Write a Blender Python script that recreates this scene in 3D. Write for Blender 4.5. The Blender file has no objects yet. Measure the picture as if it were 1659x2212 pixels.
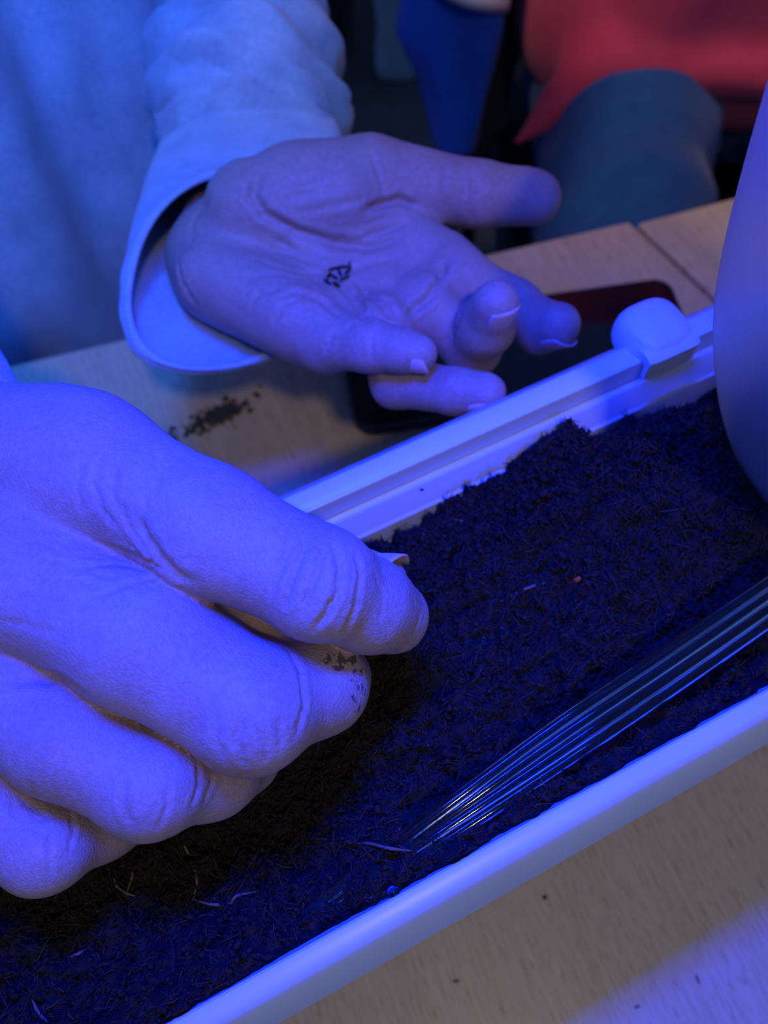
import bpy, math, random
import numpy as np
from mathutils import Vector, Matrix

# ------------------------------------------------------------------ camera, world, lights, exposure
random.seed(7); RNG = np.random.default_rng(7)
MM = 0.001
scene = bpy.context.scene
COL = scene.collection
W, H, F = 1659, 2212, 1671.0                 # frame and focal length in pixels
CAM_Z, PITCH = 360.0, math.radians(67.0)      # camera 36 cm over the table top (z = 0), looking 67 deg down
cam_d = bpy.data.cameras.new('camera')
cam = bpy.data.objects.new('camera', cam_d); COL.objects.link(cam)
cam.location = (0, 0, CAM_Z*MM); cam.rotation_euler = (math.pi/2-PITCH, 0, 0)
cam_d.sensor_fit = 'VERTICAL'; cam_d.sensor_height = 36.0; cam_d.lens = 36.0*F/H
cam_d.clip_start = 0.005; cam_d.clip_end = 20
cam_d.dof.use_dof = True; cam_d.dof.focus_distance = 0.182; cam_d.dof.aperture_fstop = 11
scene.camera = cam
vs = scene.view_settings
vs.view_transform = 'Standard'; vs.look = 'None'; vs.exposure = 0.0; vs.gamma = 1.0; vs.use_curve_mapping = False
world = bpy.data.worlds.new('world'); scene.world = world; world.use_nodes = True
wb = world.node_tree.nodes['Background']; wb.inputs[0].default_value = (0.08, 0.19, 0.65, 1); wb.inputs[1].default_value = 0.46

UA = math.radians(26.5)                       # direction of the planter on the table
UX, UY = math.cos(UA), math.sin(UA)
def uv(u, v, z): return np.array([u*UX-v*UY, u*UY+v*UX, z], float)
def area(name, loc, target, size, size_y, power, color, spread=math.pi):
    l = bpy.data.lights.new(name, 'AREA'); l.shape = 'RECTANGLE'; l.size = size*MM; l.size_y = size_y*MM
    l.energy = power; l.color = color; l.spread = spread
    o = bpy.data.objects.new(name, l); COL.objects.link(o)
    o.location = Vector(loc)*MM
    z = (Vector(loc)-Vector(target)).normalized(); x = Vector((UX, UY, 0)); y = z.cross(x).normalized(); x = y.cross(z)
    o.rotation_euler = Matrix((x, y, z)).transposed().to_euler()
    return o
# blue grow lamp bar over the far rim of the planter, leaning towards the near side
area('grow_lamp_light', uv(35, 122, 430), uv(25, -45, 60), 130, 26, 1.85, (0.001, 0.018, 1.0), math.radians(105))
# added blue fill light without a real lamp, brightens the hoodie
area('hoodie_fill_light', (-70, 140, 700), (-320, 370, 100), 100, 60, 1.35, (0.01, 0.13, 1.0), math.radians(66))
# warm room lamp behind the camera, then an added fill brightening the background
area('room_lamp_light', (200, -400, 1170), (20, 150, 0), 60, 60, 0.88, (1.0, 0.86, 0.66), math.radians(120))
area('background_fill_light', (-500, 420, 1150), (230, 640, -60), 120, 120, 0.42, (1.0, 0.72, 0.66), math.radians(38))

# ------------------------------------------------------------------ helpers
CT, ST = math.cos(PITCH), math.sin(PITCH)
FWD = np.array([0, CT, -ST]); UPV = np.array([0, ST, CT]); ORG = np.array([0, 0, CAM_Z])
def P(x, y, d):
    """point seen at pixel (x, y), d millimetres in front of the camera"""
    return ORG + FWD*d + np.array([1., 0, 0])*((x-W/2)/F*d) - UPV*((y-H/2)/F*d)
def PZ(x, y, z):
    r = P(x, y, 1.0)-ORG
    return ORG + r*((z-CAM_Z)/r[2])
def proj(v):
    q = v-ORG; d = q@FWD
    return W/2+F*q[:, 0]/d, H/2-F*(q@UPV)/d, d

def _hash(ix, iy, iz, seed):
    n = (ix*374761393 + iy*668265263 + iz*2147483647 + seed*974634777) & 0xFFFFFFFF
    n = ((n ^ (n >> 13))*1274126177) & 0xFFFFFFFF
    n = ((n ^ (n >> 16))*2246822519) & 0xFFFFFFFF
    return ((n ^ (n >> 15)) & 0xFFFF)/65535.0
def noise3(p, seed=0):
    p = np.asarray(p, float); i = np.floor(p).astype(np.int64); f = p-i; f = f*f*(3-2*f)
    out = 0
    for dx in (0, 1):
        for dy in (0, 1):
            for dz in (0, 1):
                w = (f[..., 0] if dx else 1-f[..., 0])*(f[..., 1] if dy else 1-f[..., 1])*(f[..., 2] if dz else 1-f[..., 2])
                out = out + w*_hash(i[..., 0]+dx, i[..., 1]+dy, i[..., 2]+dz, seed)
    return out*2-1
def fbm(p, octaves=4, seed=0, gain=0.5):
    s, a = 0, 1.0
    for o in range(octaves):
        s = s + a*noise3(np.asarray(p)*2.0**o, seed+o*17); a *= gain
    return s

def mesh(name, verts, faces, mat=None, parent=None, smooth=True, attrs=None, sharp=None):
    """one mesh object; verts in millimetres in world coordinates"""
    me = bpy.data.meshes.new(name)
    verts = np.asarray(verts, float)*MM
    if isinstance(faces, np.ndarray):
        k = faces.shape[1]
        me.vertices.add(len(verts)); me.vertices.foreach_set('co', verts.astype(np.float32).ravel())
        me.loops.add(faces.size); me.polygons.add(len(faces))
        me.loops.foreach_set('vertex_index', faces.astype(np.int32).ravel())
        me.polygons.foreach_set('loop_start', np.arange(0, faces.size, k, dtype=np.int32))
        me.update(calc_edges=True); me.validate()
    else:
        me.from_pydata([tuple(v) for v in verts], [], faces)
    if attrs:
        for an, av in attrs.items():
            av = np.asarray(av, np.float32)
            if av.ndim == 2:
                at = me.attributes.new(an, 'FLOAT_COLOR', 'POINT'); at.data.foreach_set('color', av.ravel())
            else:
                at = me.attributes.new(an, 'FLOAT', 'POINT'); at.data.foreach_set('value', av)
    if smooth: me.polygons.foreach_set('use_smooth', np.ones(len(me.polygons), bool))
    me.update()
    o = bpy.data.objects.new(name, me); COL.objects.link(o)
    if mat: me.materials.append(mat)
    if parent: o.parent = parent; o.matrix_parent_inverse = Matrix.Translation(-parent.location)
    if sharp is not None:
        me.set_sharp_from_angle(angle=math.radians(sharp))
    return o
def thing(name, label, cat, loc=(0, 0, 0), group=None):
    o = bpy.data.objects.new(name, None); COL.objects.link(o); o.location = Vector(loc)*MM
    o.empty_display_size = 0.02
    return tag(o, label, cat, group)
def tag(o, label=None, cat=None, group=None, kind=None):
    if label: o['label'] = label
    if cat: o['category'] = cat
    if group: o['group'] = group
    if kind: o['kind'] = kind
    return o
def box(x0, x1, y0, y1, z0, z1):
    v = [(x, y, z) for x in (x0, x1) for y in (y0, y1) for z in (z0, z1)]
    f = [(0, 1, 3, 2), (4, 6, 7, 5), (0, 4, 5, 1), (2, 3, 7, 6), (0, 2, 6, 4), (1, 5, 7, 3)]
    return np.array(v, float), f
def bevel(o, w, seg=3):
    m = o.modifiers.new('bevel', 'BEVEL'); m.width = w*MM; m.segments = seg; m.limit_method = 'ANGLE'; m.harden_normals = False
    return o
def loft(rings, closed=False, cap0=True, cap1=True):
    """rings: array (n, m, 3) of closed contours"""
    rings = np.asarray(rings, float); n, m, _ = rings.shape
    faces = []
    for i in range(n if closed else n-1):
        a, b = i*m, ((i+1) % n)*m
        for j in range(m):
            k = (j+1) % m
            faces.append((a+j, a+k, b+k, b+j))
    if not closed:
        if cap0: faces.append(tuple(range(m-1, -1, -1)))
        if cap1: faces.append(tuple(range((n-1)*m, n*m)))
    return rings.reshape(-1, 3), faces
def catmull(pts, n):
    pts = np.asarray(pts, float); q = np.vstack([2*pts[0]-pts[1], pts, 2*pts[-1]-pts[-2]])
    out = []
    for i in range(len(pts)-1):
        p0, p1, p2, p3 = q[i:i+4]
        for t in np.linspace(0, 1, n, endpoint=False):
            out.append(0.5*((2*p1)+(-p0+p2)*t+(2*p0-5*p1+4*p2-p3)*t*t+(-p0+3*p1-3*p2+p3)*t**3))
    out.append(pts[-1]); return np.array(out)
def tube_rings(path, rad, m=12, flat=1.0, up=(0, 0, 1)):
    path = np.asarray(path, float); rad = np.broadcast_to(np.asarray(rad, float), (len(path),))
    t = np.gradient(path, axis=0); t /= np.linalg.norm(t, axis=1)[:, None]
    up = np.asarray(up, float); rings = []
    for p, d, r in zip(path, t, rad):
        a = np.cross(d, up); a /= np.linalg.norm(a)+1e-9; b = np.cross(a, d)
        th = np.linspace(0, 2*math.pi, m, endpoint=False)
        rings.append(p + r*(np.cos(th)[:, None]*a + flat*np.sin(th)[:, None]*b))
    return np.array(rings)

# ------------------------------------------------------------------ distance fields -> one smooth skin
class Field:
    def __init__(s, lo, hi, h):
        s.lo = np.asarray(lo, float); s.h = h
        s.n = np.ceil((np.asarray(hi)-s.lo)/h).astype(int)+1
    def new(s): return np.full(s.n, 40.0, np.float32)
    def sub(s, a, pad, lo, hi):
        i0 = np.clip(np.floor((lo-pad-s.lo)/s.h).astype(int), 0, s.n); i1 = np.clip(np.ceil((hi+pad-s.lo)/s.h).astype(int)+1, 0, s.n)
        sl = tuple(slice(p, q) for p, q in zip(i0, i1))
        ax = [(s.lo[k]+np.arange(i0[k], i1[k])*s.h).astype(np.float32) for k in range(3)]
        return sl, ax
    def cone(s, arr, a, b, ra, rb, k=3.0):
        a = np.asarray(a, float); b = np.asarray(b, float)
        pad = max(ra, rb)+k+14
        sl, (x, y, z) = s.sub(arr, pad, np.minimum(a, b), np.maximum(a, b))
        if min(len(x), len(y), len(z)) == 0: return
        X = x[:, None, None]-a[0]; Y = y[None, :, None]-a[1]; Z = z[None, None, :]-a[2]
        d = b-a; L = float(d@d)+1e-9
        t = np.clip((X*d[0]+Y*d[1]+Z*d[2])/L, 0, 1).astype(np.float32)
        q = np.sqrt((X-t*d[0])**2+(Y-t*d[1])**2+(Z-t*d[2])**2)-(ra+(rb-ra)*t)
        arr[sl] = smin(arr[sl], q.astype(np.float32), k)
    def ell(s, arr, c, axes, rad, k=4.0):
        """ellipsoid with given orthonormal axes (rows) and radii"""
        c = np.asarray(c, float); R = max(rad)
        sl, (x, y, z) = s.sub(arr, R+k+10, c, c)
        if min(len(x), len(y), len(z)) == 0: return
        X = x[:, None, None]-c[0]; Y = y[None, :, None]-c[1]; Z = z[None, None, :]-c[2]
        s0 = 0; s1 = 0
        for ax, r in zip(axes, rad):
            e = X*ax[0]+Y*ax[1]+Z*ax[2]
            s0 = s0+(e/r)**2; s1 = s1+(e/r**2)**2
        k0 = np.sqrt(s0); k1 = np.sqrt(s1)+1e-6
        q = k0*(k0-1)/k1
        arr[sl] = smin(arr[sl], q.astype(np.float32), k)
    def chain(s, arr, pts, k=3.0):
        for (a, ra), (b, rb) in zip(pts[:-1], pts[1:]): s.cone(arr, a, b, ra, rb, k)
    def surface(s, f):
        sg = f < 0
        c = [sg[i:sg.shape[0]-1+i, j:sg.shape[1]-1+j, l:sg.shape[2]-1+l] for i in (0, 1) for j in (0, 1) for l in (0, 1)]
        al = c[0].copy(); an = c[0].copy()
        for q in c[1:]: al &= q; an |= q
        act = an & ~al
        idx = np.argwhere(act)
        ids = np.full(act.shape, -1, np.int32); ids[act] = np.arange(len(idx))
        offs = np.array([(i, j, l) for i in (0, 1) for j in (0, 1) for l in (0, 1)])
        val = np.stack([f[idx[:, 0]+o[0], idx[:, 1]+o[1], idx[:, 2]+o[2]] for o in offs], 1)
        acc = np.zeros((len(idx), 3)); cnt = np.zeros(len(idx))
        for a in range(8):
            for b in range(a+1, 8):
                if np.abs(offs[a]-offs[b]).sum() != 1: continue
                va, vb = val[:, a], val[:, b]; m = (va < 0) != (vb < 0)
                t = np.where(m, va/np.where(m, va-vb, 1), 0)
                acc += np.where(m[:, None], offs[a]+t[:, None]*(offs[b]-offs[a]), 0); cnt += m
        V = s.lo+(idx+acc/cnt[:, None])*s.h
        Q = []
        for ax in range(3):
            o1, o2 = [(1, 2), (2, 0), (0, 1)][ax]
            s0 = [slice(None)]*3; s1 = [slice(None)]*3; s0[ax] = slice(0, -1); s1[ax] = slice(1, None)
            ch = sg[tuple(s0)] != sg[tuple(s1)]
            e = np.argwhere(ch)
            ok = (e[:, o1] > 0) & (e[:, o2] > 0) & (e[:, o1] < sg.shape[o1]-1) & (e[:, o2] < sg.shape[o2]-1)
            e = e[ok]; ins = sg[e[:, 0], e[:, 1], e[:, 2]]
            def at(d1, d2):
                g = e.copy(); g[:, o1] -= d1; g[:, o2] -= d2
                return ids[g[:, 0], g[:, 1], g[:, 2]]
            q = np.stack([at(1, 1), at(0, 1), at(0, 0), at(1, 0)], 1)
            q[~ins] = q[~ins][:, ::-1]
            Q.append(q)
        return V, np.vstack(Q)
def smin(a, b, k):
    h = np.maximum(k-np.abs(a-b), 0)/k
    return np.minimum(a, b)-h*h*k*0.25
def vnormals(V, Q):
    n = np.cross(V[Q[:, 2]]-V[Q[:, 0]], V[Q[:, 3]]-V[Q[:, 1]])
    N = np.zeros_like(V)
    for i in range(4): np.add.at(N, Q[:, i], n)
    return N/(np.linalg.norm(N, axis=1)[:, None]+1e-12)
def relax(V, Q, it=2):
    for _ in range(it):
        S = np.zeros_like(V); C = np.zeros(len(V))
        for i in range(4):
            j = (i+1) % 4
            np.add.at(S, Q[:, i], V[Q[:, j]]); np.add.at(C, Q[:, i], 1)
            np.add.at(S, Q[:, j], V[Q[:, i]]); np.add.at(C, Q[:, j], 1)
        V = 0.5*V+0.5*S/np.maximum(C, 1)[:, None]
    return V
def on_surface(V, N, pts):
    """3-D points on the skin seen at the given pixels"""
    x, y, d = proj(V); face = (N*(ORG-V)).sum(1) > 0
    out = []
    for (px, py) in pts:
        r2 = (x-px)**2+(y-py)**2
        m = np.where(face & (r2 < 14**2))[0]
        if len(m) == 0: continue
        dm = d[m].min(); m = m[d[m] < dm+2.5]
        out.append(V[m[np.argmin(r2[m])]])
    return np.array(out)
CREASE = 1.8
def creases(V, Q, lines):
    """press skin folds into the surface: (pixel polyline, width mm, depth mm)"""
    N = vnormals(V, Q); D = np.zeros(len(V))
    for pts, w, dep in lines:
        pp = np.asarray(pts, float); seg = []
        for a, b in zip(pp[:-1], pp[1:]):
            n = max(2, int(np.hypot(*(b-a))/5)); seg.append(a+(b-a)*np.linspace(0, 1, n, endpoint=False)[:, None])
        seg = np.vstack(seg+[pp[-1:]])
        S = on_surface(V, N, seg)
        if len(S) == 0: continue
        lo, hi = S.min(0)-4*w, S.max(0)+4*w
        m = np.where(((V > lo) & (V < hi)).all(1))[0]
        if len(m) == 0: continue
        d2 = np.full(len(m), 1e9); wi = np.zeros(len(m), int)
        for i, s_ in enumerate(S):
            q = ((V[m]-s_)**2).sum(1); b = q < d2; d2[b] = q[b]; wi[b] = i
        t = wi/max(len(S)-1, 1); fade = np.clip(np.minimum(t, 1-t)*6+0.25, 0, 1)
        dd = np.sqrt(d2)/w
        prof = np.exp(-dd**2)-0.22*np.exp(-((dd-2.2)/0.9)**2)
        D[m] = np.where(np.abs(prof*dep*fade) > np.abs(D[m]), prof*dep*fade, D[m])
    return V-N*(CREASE*D)[:, None]

# ------------------------------------------------------------------ materials
def mat(name, color=(0.8, 0.8, 0.8), rough=0.5, **kw):
    m = bpy.data.materials.new(name); m.use_nodes = True
    b = m.node_tree.nodes['Principled BSDF']
    b.inputs['Base Color'].default_value = (*color, 1); b.inputs['Roughness'].default_value = rough
    for k, v in kw.items(): b.inputs[k.replace('_', ' ')].default_value = v
    return m
class NT:
    def __init__(s, m): s.t = m.node_tree; s.b = s.t.nodes['Principled BSDF']
    def n(s, typ, **kw):
        q = s.t.nodes.new(typ)
        for k, v in kw.items():
            if k in q.inputs.keys(): q.inputs[k].default_value = v
            else: setattr(q, k, v)
        return q
    def l(s, a, b): s.t.links.new(a, b)
    def coords(s, scale=(1, 1, 1), rot=(0, 0, 0)):
        tc = s.n('ShaderNodeTexCoord'); mp = s.n('ShaderNodeMapping')
        mp.inputs['Scale'].default_value = scale; mp.inputs['Rotation'].default_value = rot
        s.l(tc.outputs['Object'], mp.inputs['Vector']); return mp.outputs[0]
    def noise(s, vec, scale, detail=3, rough=0.5, dist=0.0):
        q = s.n('ShaderNodeTexNoise', Scale=scale, Detail=detail, Roughness=rough, Distortion=dist); s.l(vec, q.inputs['Vector']); return q.outputs['Fac']
    def ramp(s, fac, stops):
        q = s.n('ShaderNodeValToRGB'); e = q.color_ramp.elements
        while len(e) < len(stops): e.new(0.5)
        for el, (p, c) in zip(e, stops): el.position = p; el.color = (*c, 1) if len(c) == 3 else c
        s.l(fac, q.inputs[0]); return q.outputs[0]
    def mix(s, fac, a, b, mode='MIX'):
        q = s.n('ShaderNodeMix', data_type='RGBA', blend_type=mode)
        for sock, val in ((q.inputs[0], fac), (q.inputs[6], a), (q.inputs[7], b)):
            if hasattr(val, 'is_linked'): s.l(val, sock)
            else: sock.default_value = val if isinstance(val, float) else (*val, 1)
        return q.outputs[2]
    def math(s, op, a, b=None):
        q = s.n('ShaderNodeMath', operation=op)
        for i, val in enumerate((a, b)):
            if val is None: continue
            if hasattr(val, 'is_linked'): s.l(val, q.inputs[i])
            else: q.inputs[i].default_value = val
        return q.outputs[0]
    def bump(s, h, strength, dist, normal=None):
        q = s.n('ShaderNodeBump', Strength=strength, Distance=dist); s.l(h, q.inputs['Height'])
        if normal: s.l(normal, q.inputs['Normal'])
        return q.outputs[0]
    def attr(s, name):
        return s.n('ShaderNodeAttribute', attribute_name=name)
    def out(s, color=None, rough=None, normal=None):
        if color: s.l(color, s.b.inputs['Base Color'])
        if rough: s.l(rough, s.b.inputs['Roughness'])
        if normal: s.l(normal, s.b.inputs['Normal'])

def make_skin():
    m = mat('skin', rough=0.46); t = NT(m); b = t.b
    b.inputs['Subsurface Weight'].default_value = 0.22; b.inputs['Subsurface Radius'].default_value = (1.0, 0.35, 0.2); b.inputs['Subsurface Scale'].default_value = 0.0016
    b.inputs['Specular IOR Level'].default_value = 0.35
    c = t.coords()
    blotch = t.noise(c, 60, 4, 0.6)
    col = t.ramp(blotch, [(0.3, (0.37, 0.235, 0.18)), (0.7, (0.48, 0.33, 0.26))])
    fine = t.noise(c, 700, 3, 0.6)
    col = t.mix(0.25, col, t.ramp(fine, [(0.35, (0.31, 0.18, 0.13)), (0.65, (0.54, 0.38, 0.30))]))
    dirt = t.attr('dirt').outputs['Fac']
    dn = t.noise(c, 420, 5, 0.75)
    dm = t.math('MULTIPLY', t.math('GREATER_THAN', t.math('ADD', t.math('MULTIPLY', dirt, 0.36), dn), 0.80), 0.75)
    col = t.mix(dm, col, (0.015, 0.011, 0.009))
    v = t.n('ShaderNodeTexVoronoi', feature='DISTANCE_TO_EDGE', Scale=900.0)
    w = t.n('ShaderNodeTexNoise', Scale=500.0); t.l(c, w.inputs['Vector'])
    t.l(t.mix(0.35, c, w.outputs['Color'], 'ADD') if False else c, v.inputs['Vector'])
    cell = t.math('MINIMUM', v.outputs['Distance'], 0.18)
    n1 = t.bump(cell, 0.45, 0.0008)
    st = t.coords((1, 1, 1), (0.5, 0.3, 0.9)); mp = t.n('ShaderNodeMapping'); mp.inputs['Scale'].default_value = (300, 1700, 900); t.l(st, mp.inputs['Vector'])
    ln = t.noise(mp.outputs[0], 1.0, 3, 0.55)
    n2 = t.bump(ln, 0.25, 0.0007, n1)
    t.out(col, None, n2); return m
SKIN = make_skin()
NAIL = mat('nail', (0.66, 0.44, 0.38), 0.22, Subsurface_Weight=0.1, Subsurface_Scale=0.001)

def make_wood(rot, seed):
    m = mat('beech_laminate', rough=0.38); t = NT(m); t.b.inputs['Specular IOR Level'].default_value = 0.4
    c = t.coords((1, 1, 1), (0, 0, rot))
    def st(sx, sy):
        q = t.n('ShaderNodeMapping'); q.inputs['Scale'].default_value = (sx, sy, 1); q.inputs['Location'].default_value = (seed, seed*2, 0); t.l(c, q.inputs['Vector']); return q.outputs[0]
    broad = t.noise(st(3, 45), 1.0, 4, 0.55, 0.6)
    col = t.ramp(broad, [(0.25, (0.52, 0.38, 0.22)), (0.55, (0.60, 0.46, 0.28)), (0.8, (0.66, 0.52, 0.34))])
    fine = t.noise(st(18, 700), 1.0, 3, 0.6)
    col = t.mix(0.35, col, t.ramp(fine, [(0.35, (0.50, 0.34, 0.17)), (0.65, (0.75, 0.58, 0.36))]))
    dash = t.noise(st(110, 1600), 1.0, 1, 0.4)
    dm = t.math('MULTIPLY', t.math('GREATER_THAN', dash, 0.635), 0.55)
    col = t.mix(dm, col, (0.22, 0.12, 0.05))
    t.out(col, None, t.bump(fine, 0.05, 0.0004)); return m
WOOD = make_wood(math.radians(68), 0.3); WOOD2 = make_wood(math.radians(60), 4.1)
EDGE = mat('edge_band', (0.42, 0.27, 0.14), 0.5)

def make_plastic():
    m = mat('white_plastic', (0.80, 0.80, 0.78), 0.33); t = NT(m); t.b.inputs['Specular IOR Level'].default_value = 0.45
    c = t.coords(); t.out(t.ramp(t.noise(c, 25, 3), [(0.3, (0.62, 0.66, 0.69)), (0.7, (0.68, 0.72, 0.75))]), None, t.bump(t.noise(c, 1500, 2), 0.04, 0.0002)); return m
PLASTIC = make_plastic()

def make_soil():
    m = mat('soil', rough=0.85); t = NT(m); t.b.inputs['Specular IOR Level'].default_value = 0.18
    c = t.coords(); a = t.attr('tint').outputs['Color']
    n = t.noise(c, 900, 4, 0.7)
    col = t.mix(0.5, a, t.ramp(n, [(0.3, (0.006, 0.0045, 0.003)), (0.75, (0.040, 0.028, 0.014))]), 'MIX')
    t.out(col, None, t.bump(t.noise(c, 1600, 4, 0.7), 0.6, 0.0006)); return m
SOIL = make_soil()
CRUMB = mat('dark_crumb', (0.05, 0.042, 0.038), 0.8)
ROOT = mat('root_fibre', (0.16, 0.10, 0.06), 0.7)

def make_fabric(name, c0, c1, scale=500, bump=0.35, rough=0.9):
    m = mat(name, rough=rough); t = NT(m); t.b.inputs['Specular IOR Level'].default_value = 0.15
    t.b.inputs['Sheen Weight'].default_value = 0.15
    c = t.coords(); n = t.noise(c, scale, 4, 0.65); big = t.noise(c, scale/9, 3, 0.5)
    col = t.ramp(t.math('ADD', t.math('MULTIPLY', n, 0.6), t.math('MULTIPLY', big, 0.4)), [(0.36, c0), (0.64, c1)])
    t.out(col, None, t.bump(n, bump, 0.0008)); return m
HOODIE = make_fabric('grey_fleece', (0.24, 0.34, 0.44), (0.36, 0.48, 0.60), 420)
def make_rib():
    m = make_fabric('grey_rib_knit', (0.27, 0.37, 0.47), (0.40, 0.52, 0.63), 600); return m
RIB = make_rib()
SHIRT = make_fabric('red_cotton', (0.60, 0.05, 0.10), (0.70, 0.07, 0.13), 300, 0.2)
DENIM = make_fabric('dark_denim', (0.008, 0.06, 0.20), (0.016, 0.085, 0.27), 700, 0.3)
BLUEJ = make_fabric('blue_nylon', (0.012, 0.10, 0.55), (0.02, 0.13, 0.68), 200, 0.15, 0.6)
STRIPE = mat('white_stripe', (0.75, 0.75, 0.75), 0.7)
BLACK = mat('black_plastic', (0.012, 0.012, 0.014), 0.45)
GLASS_BLACK = mat('black_glass', (0.006, 0.006, 0.008), 0.06)
CREAM = make_fabric('cream_canvas', (0.48, 0.50, 0.42), (0.58, 0.60, 0.52), 300)
NAVY = make_fabric('dark_navy_cloth', (0.010, 0.012, 0.03), (0.02, 0.024, 0.05), 200)
def make_clear():
    m = mat('clear_vinyl', (0.62, 0.76, 1.0), 0.06, Transmission_Weight=1.0, IOR=1.38); return m
CLEAR = make_clear()
FROST = mat('frosted_plastic', (0.86, 0.83, 0.74), 0.5, Transmission_Weight=0.88, IOR=1.07, Specular_IOR_Level=0.2)
SEED = mat('seed_shell', (0.02, 0.018, 0.018), 0.5)
SEEDP = mat('seed_pale_tip', (0.30, 0.28, 0.26), 0.6)
def make_floor():
    m = mat('brown_floor', rough=0.5); t = NT(m); c = t.coords()
    t.out(t.ramp(t.noise(c, 9, 5, 0.6), [(0.3, (0.10, 0.075, 0.05)), (0.7, (0.17, 0.13, 0.09))])); return m
FLOOR = make_floor()
WALLM = mat('painted_wall', (0.10, 0.11, 0.16), 0.8)

# ------------------------------------------------------------------ the room and the tables
FZ = -730.0
v, f = box(-2500, 2500, -1500, 3200, FZ-40, FZ)
tag(mesh('floor', v, f, FLOOR, smooth=False), kind='structure')
v, f = box(-2500, 2500, 3200, 3260, FZ, 1700)
tag(mesh('wall_back', v, f, WALLM, smooth=False), kind='structure')

def prism(poly, z0, z1):
    n = len(poly); v = [(x, y, z0) for x, y in poly]+[(x, y, z1) for x, y in poly]
    f = [tuple(range(n-1, -1, -1)), tuple(range(n, 2*n))]+[(i, (i+1) % n, n+(i+1) % n, n+i) for i in range(n)]
    return np.array(v, float), f
def table(name, label, poly, wood, legs):
    t = thing(name, label, 'table', (poly[0][0], poly[0][1], FZ))
    v, f = prism(poly, -24, 0); bevel(mesh('table_top', v, f, wood, t, smooth=False), 1.5, 2)
    cx = sum(p[0] for p in poly)/len(poly); cy = sum(p[1] for p in poly)/len(poly)
    for (x, y) in legs:
        rings = tube_rings(np.array([(x, y, FZ), (x, y, FZ+25), (x, y, -60), (x, y, -24)]), [20, 18, 18, 18], 16, up=(0, 1, 0))
        v, f = loft(rings); mesh('leg', v, f, BLACK, t, sharp=40)
    a = np.array(poly, float); c = np.array((cx, cy)); inn = c+(a-c)*0.86
    for i in range(len(poly)):
        p, q = inn[i], inn[(i+1) % len(poly)]; d = (q-p)/np.linalg.norm(q-p); n = np.array((-d[1], d[0]))*9
        v, f = prism([tuple(p-n), tuple(q-n), tuple(q+n), tuple(p+n)], -62, -24); mesh('apron', v, f, BLACK, t, smooth=False)
    return t
e0 = np.array((147.2, 342.8)); ed = np.array((math.cos(math.radians(16.2)), math.sin(math.radians(16.2)))); gd = np.array((math.cos(math.radians(-55.4)), math.sin(math.radians(-55.4))))
A = [tuple(e0-ed*750), tuple(e0-ed*750+gd*820), tuple(e0+gd*820), tuple(e0)]
ta = table('wooden_table', 'light beech table under the planter and the phone', A, WOOD, [tuple(e0-ed*680+gd*70), tuple(e0-ed*640+gd*740), tuple(e0+gd*740-ed*70), tuple(e0-ed*70+gd*70)])
b0 = np.array((152.6, 341.6)); bd = np.array((math.cos(math.radians(18)), math.sin(math.radians(18))))
B = [tuple(b0), tuple(b0+gd*820), tuple(b0+gd*820+bd*700), tuple(b0+bd*700)]
table('wooden_table', 'second beech table across the gap at the right edge', B, WOOD2, [tuple(b0+bd*70+gd*70), tuple(b0+bd*70+gd*740), tuple(b0+bd*630+gd*740), tuple(b0+bd*630+gd*70)])

# ------------------------------------------------------------------ planter
def rrect(u0, u1, v0, v1, r, z, k=8):
    pts = []
    for (cx, cy, a0) in ((u1-r, v1-r, 0), (u0+r, v1-r, 90), (u0+r, v0+r, 180), (u1-r, v0+r, 270)):
        for i in range(k+1):
            a = math.radians(a0+90*i/k); pts.append(uv(cx+r*math.cos(a), cy+r*math.sin(a), z))
    return pts
RIM = 155.0
U0, U1 = -175.0, 245.0
def contour(off, z, r):   # off = how far outside of the crown's outer edge
    return rrect(U0-off, U1+off, -16.3-off-(min(2.0, -off*0.32) if off < 0 else 0), 93.8+off, r, z)
prof = [(-38, 0, 8), (-37, -0.0, 9), (-36, 2, 10), (-12, 132, 16), (-5, 138, 18), (7.5, 138.5, 22), (8.6, 139.3, 22), (8.7, 140.6, 22), (2.4, 152, 20), (1.2, 154.2, 20), (0, 155, 20),
        (-5.2, 155, 16), (-6.0, 154.6, 15.5), (-6.3, 153.8, 15), (-6.6, 146.2, 15), (-7.0, 145.6, 15), (-8.4, 145.2, 14), (-9.2, 144.2, 14), (-32, 6, 9), (-33, 4, 8)]
rings = [contour(o, z, r) for o, z, r in prof]
v, f = loft(rings)
pl = thing('planter_box', 'long white plastic planter box filled with dark soil', 'planter', uv(30, 38, 0))
mesh('tub', v, f, PLASTIC, pl, sharp=35)

# clip hooked over the far rim
def rounded_block(c, su, sv, sz, e=3.0, n=28, m=16):
    R = []
    for i in range(m+1):
        a = -math.pi/2+math.pi*i/m
        ca, sa = abs(math.cos(a))**(2/e), math.copysign(abs(math.sin(a))**(2/e), a)
        ring = []
        for j in range(n):
            b = 2*math.pi*j/n
            cb, sb = math.copysign(abs(math.cos(b))**(2/e), math.cos(b)), math.copysign(abs(math.sin(b))**(2/e), math.sin(b))
            ring.append(uv(c[0]+su*ca*cb, c[1]+sv*ca*sb, c[2]+sz*sa))
        R.append(ring)
    return loft(R)
clip = thing('rim_clip', 'rounded white plastic clip hooked over the far rim of the planter', 'clip', uv(143, 96, 150))
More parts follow.
